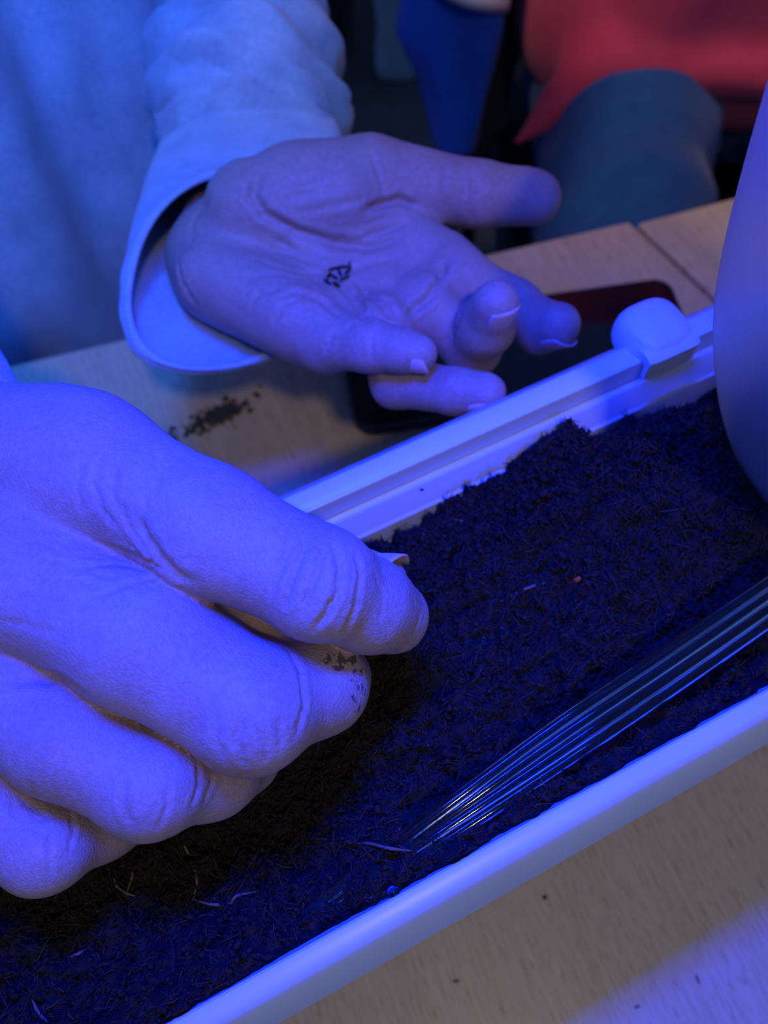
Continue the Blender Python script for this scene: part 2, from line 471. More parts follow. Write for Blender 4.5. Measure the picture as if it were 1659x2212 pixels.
# the clip's dome: an arched profile running along the rim
def arch_block(u0, u1, prof2, rnd=3.0, n=9):
    R = []; c = np.mean(prof2, axis=0)
    for i in range(n):
        s = i/(n-1); u = u0+(u1-u0)*s
        e = min(s, 1-s)*(u1-u0); sc = 1-0.14*max(0, 1-e/rnd)**2
        R.append([uv(u, c[0]+(p[0]-c[0])*sc, c[1]+(p[1]-c[1])*sc) for p in prof2])
    return loft(R)
v, f = rounded_block((143.5, 95.5, 153.0), 11.0, 11.0, 8.6, 2.9); mesh('dome', v, f, PLASTIC, clip, sharp=60)
tong = [(83.8, 158.0), (83.5, 149), (85.0, 149), (85.8, 155.3), (97, 155.3), (97, 157.6), (86, 159.2)]
v, f = arch_block(134, 153, tong, 1.2); mesh('tongue', v, f, PLASTIC, clip, sharp=40)

def blob(c, r, n=14, m=9, seed=0, amp=0.0, sc=(1, 1, 1)):
    R = []
    for i in range(m+1):
        a = -math.pi/2+math.pi*i/m
        ring = [np.array([math.cos(a)*math.cos(b)*sc[0], math.cos(a)*math.sin(b)*sc[1], math.sin(a)*sc[2]]) for b in np.linspace(0, 2*math.pi, n, endpoint=False)]
        R.append(ring)
    R = np.array(R)*r
    if amp: R = R*(1+amp*noise3(R/r*1.4+seed*7.3, seed))[..., None]
    return loft(R+np.asarray(c))
def blob_at(c, r, seed): return blob(c, r, 8, 5, seed, 0.5, (1.0, 0.7, 1.3))

# ------------------------------------------------------------------ soil
def soil_h(u, v):
    """height of the soil over the table (mm)"""
    base = 139 + 0*u
    base = base + 13*np.exp(-(((u-112)/50)**2+((v-52)/32)**2)) + 4*np.exp(-(((u-160)/38)**2+((v-52)/26)**2))
    base = base + 5*np.exp(-(((u-30)/40)**2+((v-30)/24)**2)) - 4*np.exp(-(((u-42)/10)**2+((v-46)/9)**2))
    base = base + 13.5*np.exp(-((v+12)/13)**2) - 5*np.exp(-(((u-30)/34)**2+((v-70)/16)**2))
    base = base + 4*np.exp(-(((u-101)/9)**2+((v-77)/7)**2)) + 3*np.exp(-(((u-134)/9)**2+((v-69)/7)**2))
    # the heap ends in a ragged edge short of the far wall
    vr = np.interp(u, [-180, -20, 20, 50, 70, 95, 105, 112, 118, 123, 140, 150, 175, 240], [76, 74, 70, 72, 75, 80, 80, 73, 68, 72, 70, 64, 60, 60])
    q = np.stack([u/3.2, 0*u, v/9], -1)
    vr = vr + 3.4*fbm(q, 3, 71, 0.65)
    over = np.maximum(0, v-vr)
    base = base - np.minimum(24, 1.9*over)
    p = np.stack([u, v, 0*u], -1)
    n = 3.8*fbm(p/19+3.1, 3, 3) + 4.6*np.abs(fbm(p/8.0, 3, 9))-0.8 + 1.5*fbm(p/2.4, 3, 21, 0.6)
    return base+n-1.5
us = np.arange(-172, 238, 0.7); vs_ = np.arange(-13.0, 88.0, 0.7)
UU, VV = np.meshgrid(us, vs_, indexing='ij')
ZZ = soil_h(UU, VV)
jit = noise3(np.stack([UU/1.6, VV/1.6, 0*UU], -1), 91)*0.9; jit2 = noise3(np.stack([UU/1.6, VV/1.6, 0*UU], -1), 92)*0.9
inset = np.maximum(0, 144.5-ZZ)*0.166        # follow the leaning walls
lo_v, hi_v = -11.6+inset, 86.0-inset
Vc = np.clip(VV+jit2, lo_v, hi_v); Uc = UU+jit
SV = np.stack([Uc*UX-Vc*UY, Uc*UY+Vc*UX, ZZ], -1).reshape(-1, 3)
nu, nv = UU.shape
ii, jj = np.meshgrid(np.arange(nu-1), np.arange(nv-1), indexing='ij')
SQ = np.stack([ii*nv+jj, (ii+1)*nv+jj, (ii+1)*nv+jj+1, ii*nv+jj+1], -1).reshape(-1, 4)
tint0 = 0.5+0.5*noise3(np.stack([UU/5, VV/5, 0*UU], -1), 55)
def tcol(t):
    t = np.asarray(t)[..., None]
    return np.concatenate([np.array([0.008, 0.006, 0.004])*(1-t)+np.array([0.034, 0.024, 0.015])*t, np.ones_like(t)], -1)
verts = [SV]; quads = [SQ]; cols = [tcol(tint0.reshape(-1))]; nvtx = len(SV)
def scatter(n, kind, L, w, tr, col, umin=-150, umax=225, vmin=-12, vmax=85):
    """chips, fibres and crumbs lying on the soil"""
    global nvtx
    u = RNG.uniform(umin, umax, n); v_ = RNG.uniform(vmin, vmax, n)
    z = soil_h(u, v_); a = RNG.uniform(0, 2*math.pi, n); ln = RNG.uniform(L[0], L[1], n)*RNG.uniform(0.5, 1, n); wd = RNG.uniform(w[0], w[1], n)
    tilt = RNG.normal(0, tr, n); lift = RNG.uniform(-0.3, 0.7, n)*wd
    d = np.stack([np.cos(a)*np.cos(tilt), np.sin(a)*np.cos(tilt), np.sin(tilt)], -1)
    s = np.stack([-np.sin(a), np.cos(a), 0*a], -1); nrm = np.cross(d, s)
    c = np.stack([u, v_, z+lift+np.abs(np.sin(tilt))*ln*0.25], -1)
    bend = RNG.normal(0, 0.22, n)[:, None]*ln[:, None]*s + RNG.normal(0.03, 0.1, n)[:, None]*ln[:, None]*nrm
    k = 4 if kind == 'fibre' else 3
    V = []
    for i in range(k):
        t = i/(k-1)-0.5
        ctr = c+d*(ln*t)[:, None]+bend*(0.25-t*t)
        tap = (1-abs(t)*1.1) if kind != 'chip' else (1.0 if i == 1 else 0.6)
        th = 0.5 if kind == 'chip' else 0.8
        j1 = RNG.uniform(0.7, 1.3, n)*wd*tap*0.5
        for (cs, cn) in ((1, 0), (0, th), (-1, 0), (0, -th)):
            V.append(ctr+s*(j1*cs)[:, None]+nrm*(j1*cn)[:, None])
    V = np.stack(V, 1)
    keep = (V[..., 1] > -11.8).all(1) & (V[..., 1] < 84.5).all(1) & (V[..., 2] < 168).all(1)
    V = V[keep]; n = len(V); m = 4*k
    X = np.stack([V[..., 0]*UX-V[..., 1]*UY, V[..., 0]*UY+V[..., 1]*UX, V[..., 2]], -1).reshape(-1, 3)
    q = []
    for i in range(k-1):
        for j in range(4):
            q.append((i*4+j, i*4+(j+1) % 4, (i+1)*4+(j+1) % 4, (i+1)*4+j))
    q += [(3, 2, 1, 0), (4*k-4, 4*k-3, 4*k-2, 4*k-1)]
    q = np.array(q)
    Q = (np.arange(n)[:, None, None]*m+q[None]+nvtx).reshape(-1, 4)
    verts.append(X); quads.append(Q); nvtx += len(X)
    cc = np.repeat(RNG.uniform(0, 1, n), m)
    cols.append(np.concatenate([np.array(col[0])*(1-cc[:, None])+np.array(col[1])*cc[:, None], np.ones((len(cc), 1))], -1))
D0, D1 = (0.007, 0.005, 0.004), (0.042, 0.029, 0.018)
scatter(3600, 'chip', (1.2, 5.0), (0.5, 2.2), 0.5, (D0, D1))
scatter(19000, 'fibre', (1.5, 9.0), (0.15, 0.5), 0.62, (D0, (0.12, 0.08, 0.055)))
scatter(22000, 'crumb', (0.4, 2.4), (0.3, 1.6), 0.6, (D0, D1))
scatter(1800, 'fibre', (3, 8), (0.25, 0.8), 1.0, (D0, D1), 20, 175, 52, 82); scatter(700, 'chip', (2, 5), (1.0, 2.6), 0.9, (D0, D1), 20, 175, 55, 80)
scatter(420, 'crumb', (0.4, 1.0), (0.4, 0.8), 0.5, ((0.12, 0.11, 0.10), (0.30, 0.28, 0.26)))
so = mesh('soil', np.vstack(verts), np.vstack(quads), SOIL, smooth=False, attrs={'tint': np.vstack(cols)})
tag(so, 'dark fibrous potting soil heaped in the planter box', 'soil', kind='stuff')

def strand(name, pts, r, material, parent=None, m=6, n=8):
    path = catmull(pts, n); L = len(path); rad = r*np.minimum(1, 0.35+1.3*np.minimum(np.arange(L), np.arange(L)[::-1])/L*2)
    v, f = loft(tube_rings(path, rad, m, up=(0.3, 0.2, 1))); return mesh(name, v, f, material, parent)
def onsoil(x, y, lift=0.8):
    q = PZ(x, y, 140.0)
    for _ in range(6):
        u_, v_ = q[0]*UX+q[1]*UY, -q[0]*UY+q[1]*UX
        q = PZ(x, y, float(soil_h(np.array([u_]), np.array([v_]))[0])+lift)
    return q
for pts in ([(415, 1942), (455, 1953), (495, 1952), (512, 1935), (560, 1925)], [(246, 1898), (255, 1918), (275, 1930), (292, 1935)], [(275, 1925), (284, 1898), (288, 1880)],
            [(145, 2068), (165, 2062), (186, 2050)], [(770, 1822), (800, 1822), (840, 1832), (890, 1838)], [(70, 2160), (85, 2190), (105, 2210)],
            [(945, 1110), (975, 1120), (1010, 1128)], [(1080, 1300), (1140, 1270), (1200, 1255)], [(385, 1805), (410, 1850), (425, 1900), (418, 1940)], [(1270, 1500), (1300, 1490), (1345, 1488)]):
    strand('root_fibre', [onsoil(*p) for p in pts], 0.42, ROOT, so)

# crumbs stuck to the inside of the far wall, and one orange fleck
ORANGE = mat('orange_fleck', (0.55, 0.12, 0.03), 0.7)
for i, (x, y, r) in enumerate([(912, 1058, 0.55), (900, 1149, 0.8), (876, 1158, 0.35), (1012, 1066, 0.5), (1405, 905, 0.6)]):
    z = 135.0
    for _ in range(12):
        q = PZ(x, y, z); v_ = -q[0]*UY+q[1]*UX; z += (v_-(83.4-(144.5-z)*0.165))*1.1
    v, f = blob_at(q, r, i); mesh('stuck_crumb', v, f, CRUMB, so)
v, f = blob_at(onsoil(1246, 1252), 1.1, 9); o = mesh('orange_fleck', v, f, ORANGE, so); o['label'] = 'small orange fleck'

# ------------------------------------------------------------------ clear tubing along the near rim
tb = thing('clear_tubing', 'bundle of clear vinyl tubes lying on the soil along the near rim', 'tubing', uv(60, -2, 145))
for k in range(4):
    w = k*2.9
    pts = []
    for s in np.linspace(0, 1, 9):
        u = -44+s*260; vv = -10.6+w*min(1, 0.25+s*2.2)+s*24*(0.6+0.4*s); z = 149.0+8*min(1, s*1.3)-9*(1-s)**6+0.6*math.sin(k*2+s*7)
        pts.append(uv(u, vv, z))
    path = catmull(pts, 8)
    v, f = loft(tube_rings(path, 1.75, 14)); mesh('tube', v, f, CLEAR, tb)
    v, f = loft(tube_rings(path[1:-1], 1.05, 10)); 
pb = PZ(851, 1929, 153)
v, f = blob(pb, 1.7); mesh('end_plug', v, f, CLEAR, tb)

# ------------------------------------------------------------------ frosted cup in the soil at the right end
bc = np.array((137.0, 113.0))
bp = [(128, 19), (130, 21), (150, 31), (170, 42), (190, 51), (206, 56.5), (230, 62), (257, 67), (276, 70), (278, 71), (280, 70.5)]
th = np.linspace(0, 2*math.pi, 72, endpoint=False)
bz = catmull([(z, r, 0) for z, r in bp], 4)
rings = [[(bc[0]+r*math.cos(a), bc[1]+r*math.sin(a), z) for a in th] for z, r, _ in bz]
rin = [[(bc[0]+(r-1.2)*math.cos(a), bc[1]+(r-1.2)*math.sin(a), z+0.4) for a in th] for z, r, _ in bz[::-1]]
v, f = loft(rings+rin)
bt = thing('plastic_cup', 'frosted translucent plastic cup standing in the soil at the right edge', 'cup', (bc[0], bc[1], 128))
mesh('cup_wall', v, f, FROST, bt, sharp=60)
rings = [[(bc[0]+r*math.cos(a), bc[1]+r*math.sin(a), z) for a in th] for z, r in ((276, 69), (275.5, 71.4), (277, 72.6), (279.5, 72.6), (281, 71.4), (280.5, 69))]
v, f = loft(rings, closed=True); mesh('cup_lip', v, f, FROST, bt)

# ------------------------------------------------------------------ phone under the palm
ph = thing('smartphone', 'black smartphone lying on the table under the open palm', 'phone', (75, 240, 0))
pd = np.array((math.cos(math.radians(9.7)), math.sin(math.radians(9.7)))); pn = np.array((-pd[1], pd[0]))
def phone_ring(x0, x1, y0, y1, r, z):
    out = []
    for (cx, cy, a0) in ((x1-r, y1-r, 0), (x0+r, y1-r, 90), (x0+r, y0+r, 180), (x1-r, y0+r, 270)):
        for i in range(9):
            a = math.radians(a0+90*i/8); q = pd*(cx+r*math.cos(a))+pn*(cy+r*math.sin(a)); out.append((q[0], q[1], z))
    return out
X0, X1, Y0, Y1 = 18.5, 209, 193.5, 263
R = [phone_ring(X0+2, X1-2, Y0+2, Y1-2, 8, 0), phone_ring(X0+0.5, X1-0.5, Y0+0.5, Y1-0.5, 10, 1.2), phone_ring(X0, X1, Y0, Y1, 10.5, 3), phone_ring(X0, X1, Y0, Y1, 10.5, 7.4), phone_ring(X0+0.8, X1-0.8, Y0+0.8, Y1-0.8, 10, 8.8), phone_ring(X0+2.0, X1-2.0, Y0+2.0, Y1-2.0, 9, 8.8), phone_ring(X0+2.2, X1-2.2, Y0+2.2, Y1-2.2, 9, 8.0)]
v, f = loft(R); mesh('case', v, f, BLACK, ph, sharp=40)
R = [phone_ring(X0+2.3, X1-2.3, Y0+2.3, Y1-2.3, 8.8, 7.9), phone_ring(X0+2.3, X1-2.3, Y0+2.3, Y1-2.3, 8.8, 8.3), phone_ring(X0+2.8, X1-2.8, Y0+2.8, Y1-2.8, 8.5, 8.5)]
v, f = loft(R); mesh('screen', v, f, GLASS_BLACK, ph, sharp=40)

# ------------------------------------------------------------------ crumbs on the table
pos = []
crumbs_v = []; crumbs_f = []; off = 0
for i in range(150):
    a = RNG.normal(0, 1, 2)
    q = PZ(460, 903, 0)+np.array([a[0]*9.5+a[1]*2, a[1]*4.5+a[0]*3.6, 0]); r = RNG.uniform(0.5, 1.6)
    v, f = blob((q[0], q[1], r*0.6+RNG.uniform(0, 1.2)*math.exp(-a@a)), r, 7, 4, i, 0.5, (RNG.uniform(.7, 1.5), RNG.uniform(.7, 1.5), .7))
    crumbs_v.append(v); crumbs_f += [tuple(k+off for k in q_) for q_ in f]; off += len(v)
cr = mesh('spilled_soil', np.vstack(crumbs_v), crumbs_f, CRUMB, smooth=False)
tag(cr, 'loose sprinkle of soil crumbs on the table behind the near hand', 'soil', kind='stuff')
for (x, y, l, w, ang, lab) in ((985, 2119, 1.5, 0.45, 5, 'thin dark soil crumb on the shaded table strip below the planter'), (1507, 2116, 1.7, 0.55, -75, 'dark upright soil splinter on the blue lit table corner'),
                               (1377, 2174, 1.3, 0.4, 20, 'tiny dark soil splinter near the bottom of the blue lit table corner'), (1177, 1938, 1.2, 0.9, 40, 'faint round soil crumb on the table in the planter\'s shadow')):
    q = PZ(x, y, 0); a = math.radians(ang)
    v, f = blob((0, 0, 0), 1.0, 10, 6, int(x), 0.35, (l, w, 0.4))
    c_, s_ = math.cos(a), math.sin(a); v = np.stack([v[:, 0]*c_-v[:, 1]*s_+q[0], v[:, 0]*s_+v[:, 1]*c_+q[1], v[:, 2]+0.3], -1)
    tag(mesh('soil_crumb', v, f, CRUMB), lab, 'crumb')

# ------------------------------------------------------------------ the person sowing: near hand (right) and far hand (left)
def Rr(px, d): return px*d/F
def J(x, y, d, r): return (P(x, y, d), Rr(r, d))
person = thing('person', 'person in a grey blue hoodie sowing seeds with both bare hands', 'person', (-320, 420, FZ))

# near hand ---------------------------------------------------------------
nf = {
 'index': [J(185, 1000, 180, 138), J(450, 1145, 173, 137), J(690, 1260, 173, 117), J(795, 1308, 182, 97), J(845, 1331, 189, 82)],
 'middle': [J(20, 1230, 176, 140), J(298, 1376, 172, 150), J(540, 1530, 173, 132), J(690, 1480, 187, 101), J(716, 1466, 199, 86)],
 'ring': [J(-110, 1420, 178, 130), J(130, 1590, 173, 118), J(322, 1690, 175, 111), J(460, 1668, 189, 92), J(530, 1640, 201, 76)],
 'little': [J(-220, 1580, 182, 115), J(-60, 1710, 178, 108), J(97, 1818, 179, 98), J(220, 1772, 191, 79), J(290, 1752, 200, 64)],
 'thumb': [J(-150, 960, 205, 125), J(200, 1090, 224, 118), J(560, 1235, 214, 98), J(770, 1262, 206, 74), J(820, 1260, 202, 62)],
}
elbow_r = np.array((-345., 300., 150.)); wrist_r = P(-330, 1080, 196)
allp = np.array([p for q in nf.values() for p, r in q]+[wrist_r])
NF = Field(allp.min(0)-24, allp.max(0)+24, 0.72)
palm = NF.new()
wr = [J(-300, 985, 192, 140), J(-320, 1080, 192, 140), J(-330, 1180, 196, 130)]
for nm, w0 in (('index', wr[0]), ('middle', wr[1]), ('ring', wr[1]), ('little', wr[2])):
    p1, r1 = nf[nm][0]; NF.cone(palm, w0[0], p1, w0[1]*0.95, r1*0.97, 9)
for a, b in (('index', 'middle'), ('middle', 'ring'), ('ring', 'little')):
    NF.cone(palm, nf[a][0][0]+FWD*4, nf[b][0][0]+FWD*4, nf[a][0][1]*0.86, nf[b][0][1]*0.86, 8)
NF.cone(palm, *[q for q in (P(-170, 955, 194), P(110, 962, 186))], Rr(126, 194), Rr(122, 186), 8)
NF.cone(palm, wrist_r, wrist_r+(elbow_r-wrist_r)*0.3, 21, 24, 10)
NF.cone(palm, P(180, 1170, 186), P(430, 1290, 190), 11, 8, 6); NF.cone(palm, P(430, 1292, 189), P(575, 1352, 192), 8, 6.5, 5); NF.cone(palm, P(60, 1400, 186), P(250, 1520, 190), 10, 7, 6)
tot = None
for nm, ch in nf.items():
    a = NF.new(); NF.chain(a, ch, 4.0)
    pip, rp = ch[2]
    if nm != 'thumb':   # knuckle swelling
        NF.cone(a, pip-FWD*1.2, pip-FWD*1.2, rp*0.97, rp*0.97, 3)
    a = smin(a, palm, 8.0 if nm != 'thumb' else 11)
    tot = a if tot is None else smin(tot, a, 0.9)
Vn, Qn = NF.surface(tot); Vn = relax(Vn, Qn, 2)
near_lines = [
 # web folds
 ([(295, 1115), (310, 1160), (340, 1200), (380, 1242), (410, 1258)], 1.5, 0.7),
 ([(20, 1470), (90, 1462), (130, 1470), (180, 1500)], 1.4, 0.5),
 ([(260, 1090), (285, 1150), (320, 1195)], 0.7, 0.35), ([(240, 1180), (300, 1205), (350, 1230)], 0.7, 0.35), ([(150, 1230), (240, 1215), (330, 1230)], 0.7, 0.25), ([(200, 1290), (280, 1260), (350, 1245)], 0.7, 0.25),
 # index knuckle creases
 ([(720, 1175), (735, 1225), (730, 1285), (705, 1325), (680, 1362)], 0.7, 0.55),
 ([(700, 1175), (690, 1220), (672, 1270), (655, 1320)], 0.65, 0.5),
 ([(665, 1170), (645, 1215), (625, 1265), (612, 1310)], 0.65, 0.45),
 ([(630, 1175), (605, 1225), (590, 1285)], 0.7, 0.3),
 ([(770, 1195), (780, 1250), (770, 1310), (745, 1370)], 0.7, 0.4),
 ([(810, 1235), (830, 1290), (820, 1350)], 0.5, 0.15),
 ([(890, 1290), (915, 1330), (900, 1370)], 0.6, 0.2),
 # index base knuckle wrinkles
 ([(215, 1000), (205, 1050), (220, 1100), (250, 1135)], 0.7, 0.3), ([(250, 1000), (240, 1060), (262, 1110)], 0.7, 0.3), ([(180, 990), (165, 1050), (175, 1110)], 0.7, 0.25), ([(300, 1010), (315, 1060), (310, 1110)], 0.7, 0.22),
 ([(330, 960), (345, 1010), (340, 1060)], 0.7, 0.2),
 # middle finger
 ([(625, 1400), (650, 1450), (660, 1520), (640, 1590)], 0.8, 0.35), ([(520, 1555), (512, 1600), (530, 1655)], 0.7, 0.35), ([(470, 1540), (465, 1590), (480, 1640)], 0.7, 0.25), ([(600, 1560), (610, 1610)], 0.7, 0.3),
 ([(560, 1570), (575, 1610), (572, 1650)], 0.6, 0.25),
 # ring finger
 ([(425, 1640), (432, 1690), (415, 1740)], 0.7, 0.4), ([(445, 1640), (458, 1685), (440, 1735)], 0.6, 0.3), ([(270, 1680), (262, 1730), (285, 1785)], 0.7, 0.3), ([(365, 1700), (360, 1745), (340, 1790)], 0.6, 0.28), ([(310, 1700), (308, 1745)], 0.6, 0.2),
 # little finger
 ([(60, 1690), (80, 1720), (120, 1750)], 0.7, 0.25), ([(20, 1690), (50, 1730), (100, 1765)], 0.7, 0.25), ([(150, 1745), (160, 1790), (150, 1840)], 0.6, 0.3), ([(115, 1790), (105, 1840), (110, 1890)], 0.6, 0.22),
 ([(0, 1345), (60, 1350), (140, 1375)], 0.8, 0.15), ([(0, 1300), (90, 1290), (200, 1310)], 0.8, 0.15),
]
rr = np.random.default_rng(5)
for _ in range(26):    # fine wrinkles across the web between index and middle finger
    x0 = rr.uniform(60, 330); y0 = 1180+(x0-60)*0.2+rr.uniform(-70, 60); near_lines.append(([(x0, y0), (x0+35, y0+6+rr.uniform(-8, 8)), (x0+70, y0+18+rr.uniform(-10, 10))], 0.55, 0.14))
for _ in range(14):    # parallel ridges on the little finger's back
    s = rr.uniform(0, 1); x0 = -10+110*s; y0 = 1650+100*s; near_lines.append(([(x0, y0), (x0-12, y0+28), (x0-16, y0+60)], 0.6, 0.16))
Vn = creases(Vn, Qn, near_lines)
Nn = vnormals(Vn, Qn)
Vn = Vn+Nn*(0.14*noise3(Vn/7.5, 3)+0.03*noise3(Vn/1.6, 4))[:, None]
xn, yn, dn = proj(Vn)
dirt_n = np.clip(0.9*np.exp(-(((xn-735)/60)**2+((yn-1430)/34)**2)), 0, 1)+0.75*np.exp(-(((xn-775)/26)**2+((yn-1500)/60)**2))+0.5*np.exp(-(((xn-590)/30)**2+((yn-1400)/30)**2))+0.12*np.exp(-(((xn-860)/60)**2+((yn-1330)/60)**2))
dirt_n += 0.3*np.exp(-(((xn-370)/60)**2+((yn-1770)/30)**2))+0.35*np.exp(-(((xn-210)/30)**2+((yn-1840)/30)**2))

# far hand ----------------------------------------------------------------
ff = {
 'index': [J(985, 598, 290, 62), J(1110, 662, 293, 57), J(1168, 706, 284, 55), J(1203, 702, 277, 50)],
 'middle': [J(918, 655, 285, 60), J(1020, 752, 288, 60), J(1048, 706, 272, 62), J(1070, 656, 257, 51)],
 'ring': [J(828, 705, 279, 60), J(855, 825, 276, 54), J(985, 846, 264, 50), J(1048, 850, 259, 46)],
 'little': [J(705, 735, 274, 63), J(800, 747, 263, 56), J(868, 757, 258, 46), J(906, 764, 256, 40)],
 'thumb': [J(640, 410, 297, 98), J(800, 388, 297, 88), J(1030, 420, 301, 68), J(1153, 427, 305, 58)],
}
elbow_l = P(500, -230, 470)
wrist_l = P(440, 545, 306)
allp = np.array([p for q in ff.values() for p, r in q]+[wrist_l, P(470, 380, 350)])
FF = Field(allp.min(0)-22, allp.max(0)+22, 0.85)
palm = FF.new()
cw = {'index': J(515, 475, 303, 78), 'middle': J(480, 530, 303, 80), 'ring': J(460, 575, 301, 78), 'little': J(450, 610, 299, 72)}
for nm in ('index', 'middle', 'ring', 'little'):
    p1, r1 = ff[nm][0]; FF.cone(palm, cw[nm][0]+FWD*3, p1+FWD*4, cw[nm][1]*0.95, r1*0.9, 7)
for a, b in (('index', 'middle'), ('middle', 'ring'), ('ring', 'little')):
    FF.cone(palm, ff[a][0][0]+FWD*3, ff[b][0][0]+FWD*3, ff[a][0][1]*0.85, ff[b][0][1]*0.85, 5)
FF.cone(palm, P(470, 600, 293), P(640, 690, 280), Rr(88, 293), Rr(82, 280), 7)          # hypothenar
FF.cone(palm, P(545, 450, 294), P(740, 430, 293), Rr(98, 294), Rr(92, 293), 7)          # thenar
FF.cone(palm, P(800, 470, 300), P(960, 560, 295), Rr(60, 300), Rr(55, 295), 9)          # web to the index finger
FF.cone(palm, P(450, 552, 309), P(495, 425, 356), Rr(84, 309), 15, 10)        # wrist
FF.cone(palm, P(495, 425, 356), elbow_l+FWD*12, 15, 24, 10)
tot = None
for nm, ch in ff.items():
    a = FF.new(); FF.chain(a, ch, 3.0)
    a = smin(a, palm, 6.0)
    tot = a if tot is None else smin(tot, a, 0.9)
Vf, Qf = FF.surface(tot); Vf = relax(Vf, Qf, 2)
far_lines = [
 ([(560, 370), (545, 420), (570, 465), (640, 500), (720, 525), (800, 532), (850, 522)], 1.6, 1.1),          # thenar crease
 ([(790, 455), (830, 440), (860, 432), (900, 445)], 1.3, 1.3), ([(800, 325), (815, 370), (830, 425), (845, 440)], 0.8, 0.45),
 ([(520, 420), (580, 470), (660, 500)], 1.2, 0.5), ([(880, 480), (830, 500), (770, 520)], 1.2, 0.5),
 ([(560, 560), (640, 575), (700, 590)], 1.2, 0.5), ([(560, 530), (640, 555), (700, 578)], 1.0, 0.4), ([(520, 600), (610, 592), (700, 598)], 1.0, 0.35), ([(600, 520), (660, 555), (710, 580)], 1.0, 0.4),
 ([(720, 600), (760, 640), (790, 680), (800, 700)], 1.4, 0.9), ([(770, 610), (810, 640), (850, 690)], 1.3, 0.9), ([(830, 640), (850, 670), (862, 700)], 1.2, 0.7),
 ([(960, 560), (950, 610), (925, 645), (880, 680)], 1.4, 0.9), ([(850, 560), (800, 570), (740, 590)], 1.2, 0.4),
 ([(600, 640), (640, 630), (700, 650), (740, 690)], 1.2, 0.6), ([(540, 660), (560, 630), (620, 620)], 1.0, 0.4),
 ([(700, 760), (720, 720), (760, 705)], 0.9, 0.5), ([(590, 700), (610, 660), (650, 640)], 1.0, 0.4), ([(810, 705), (800, 740), (800, 780)], 0.8, 0.35),
 ([(1020, 372), (1024, 420), (1016, 480)], 0.9, 0.5), ([(962, 362), (958, 410), (965, 455)], 0.9, 0.4), ([(1035, 372), (1040, 420)], 0.8, 0.2),
 ([(380, 560), (392, 610), (420, 660)], 1.2, 0.5), ([(450, 420), (420, 470), (405, 530)], 1.2, 0.35),
 ([(1000, 640), (985, 690), (960, 740)], 0.9, 0.4), ([(620, 430), (700, 410), (780, 380)], 1.2, 0.25), ([(640, 460), (720, 445), (790, 430)], 1.2, 0.25), ([(620, 400), (690, 380)], 1.2, 0.2),
]
Vf = creases(Vf, Qf, far_lines)
Nf = vnormals(Vf, Qf)
Vf = Vf+Nf*(0.3*noise3(Vf/8, 8)+0.08*noise3(Vf/2.2, 9))[:, None]

# arms and trunk inside the hoodie, coarse
sh_l, sh_r = np.array((-120., 520., 330.)), np.array((-470., 470., 330.))
CF = Field((-560, 220, -230), (40, 660, 420), 7.0)
c = CF.new()
CF.cone(c, P(505, 400, 364), elbow_l+FWD*12, 9, 22, 8); CF.cone(c, elbow_l, sh_l, 30, 38, 8)
CF.cone(c, wrist_r+(elbow_r-wrist_r)*0.12, elbow_r, 16, 27, 8); CF.cone(c, elbow_r, sh_r, 30, 38, 8)
for z0, z1, r0, r1 in ((-180, 60, 95, 95), (60, 300, 95, 90)):
    CF.cone(c, (-370, 480, z0), (-370, 490, z1), r0, r1, 20); CF.cone(c, (-270, 480, z0), (-250, 495, z1), r0, r1, 20)
CF.cone(c, sh_l, sh_r, 45, 45, 30)
Vc_, Qc_ = CF.surface(c)
BV = np.vstack([Vn, Vf, Vc_]); BQ = np.vstack([Qn, Qf+len(Vn), Qc_+len(Vn)+len(Vf)])
body = mesh('body', BV, BQ, SKIN, person, attrs={'dirt': np.concatenate([np.clip(dirt_n, 0, 1), np.zeros(len(Vf)+len(Vc_))])})

# fingernails
def nail(tip, prev, r, face, label, wk=1.5, lk=1.5, out=0.45):
    """plate lying on the back of a fingertip of radius r"""
    al = tip-prev; al = al/np.linalg.norm(al); n = np.asarray(face, float); n = n-al*(n@al); n /= np.linalg.norm(n); side = np.cross(n, al)
    c = tip+al*r*(out-lk/2+0.35); L = lk*r; Wd = wk*r; k = 9; top = []
    for layer in (0, 1):
        for i in range(k):
            s_ = i/(k-1)
            for j in range(k):
                t = j/(k-1)*2-1; x = t*Wd/2*(1-0.12*(2*s_-1)**2)
                h = math.sqrt(max((r*1.02)**2-x*x, 0.01)); drop = 0.22*r*max(0, s_-0.45)**1.6
                yy = (s_-0.5)*L-0.14*L*t*t*(1 if s_ > 0.5 else -1)*abs(2*s_-1)
                top.append(c+side*x+al*yy+n*(h+0.25-drop-layer*0.6))
    m = k; f = []
    for i in range(k-1):
        for j in range(m-1):
            a = i*m+j; f.append((a, a+1, a+m+1, a+m)); b = a+k*m; f.append((b, b+m, b+m+1, b+1))
    for j in range(m-1):
        for i in (0, k-1):
            a = i*m+j; q = (a, a+k*m, a+k*m+1, a+1); f.append(q if i == 0 else q[::-1])
    for i in range(k-1):
        for j in (0, m-1):
            a = i*m+j; q = (a, a+m, a+m+k*m, a+k*m); f.append(q if j == 0 else q[::-1])
    o = mesh('fingernail', top, f, NAIL, body); o['label'] = label; return o
R3 = np.array([1., 0, 0])
def fn(ch, face, label, **k): nail(ch[-1][0], ch[-2][0], ch[-1][1], face, label, **k)
fn(nf['thumb'], UPV*1.0+R3*0.35-FWD*0.25, 'thumb nail of the near hand', lk=2.0, wk=1.7, out=0.75)
fn(ff['middle'], -UPV*0.8-FWD*0.5+R3*0.45, 'middle finger nail of the open hand')
fn(ff['index'], -UPV*1.0-FWD*0.15+R3*0.2, 'index finger nail of the open hand')
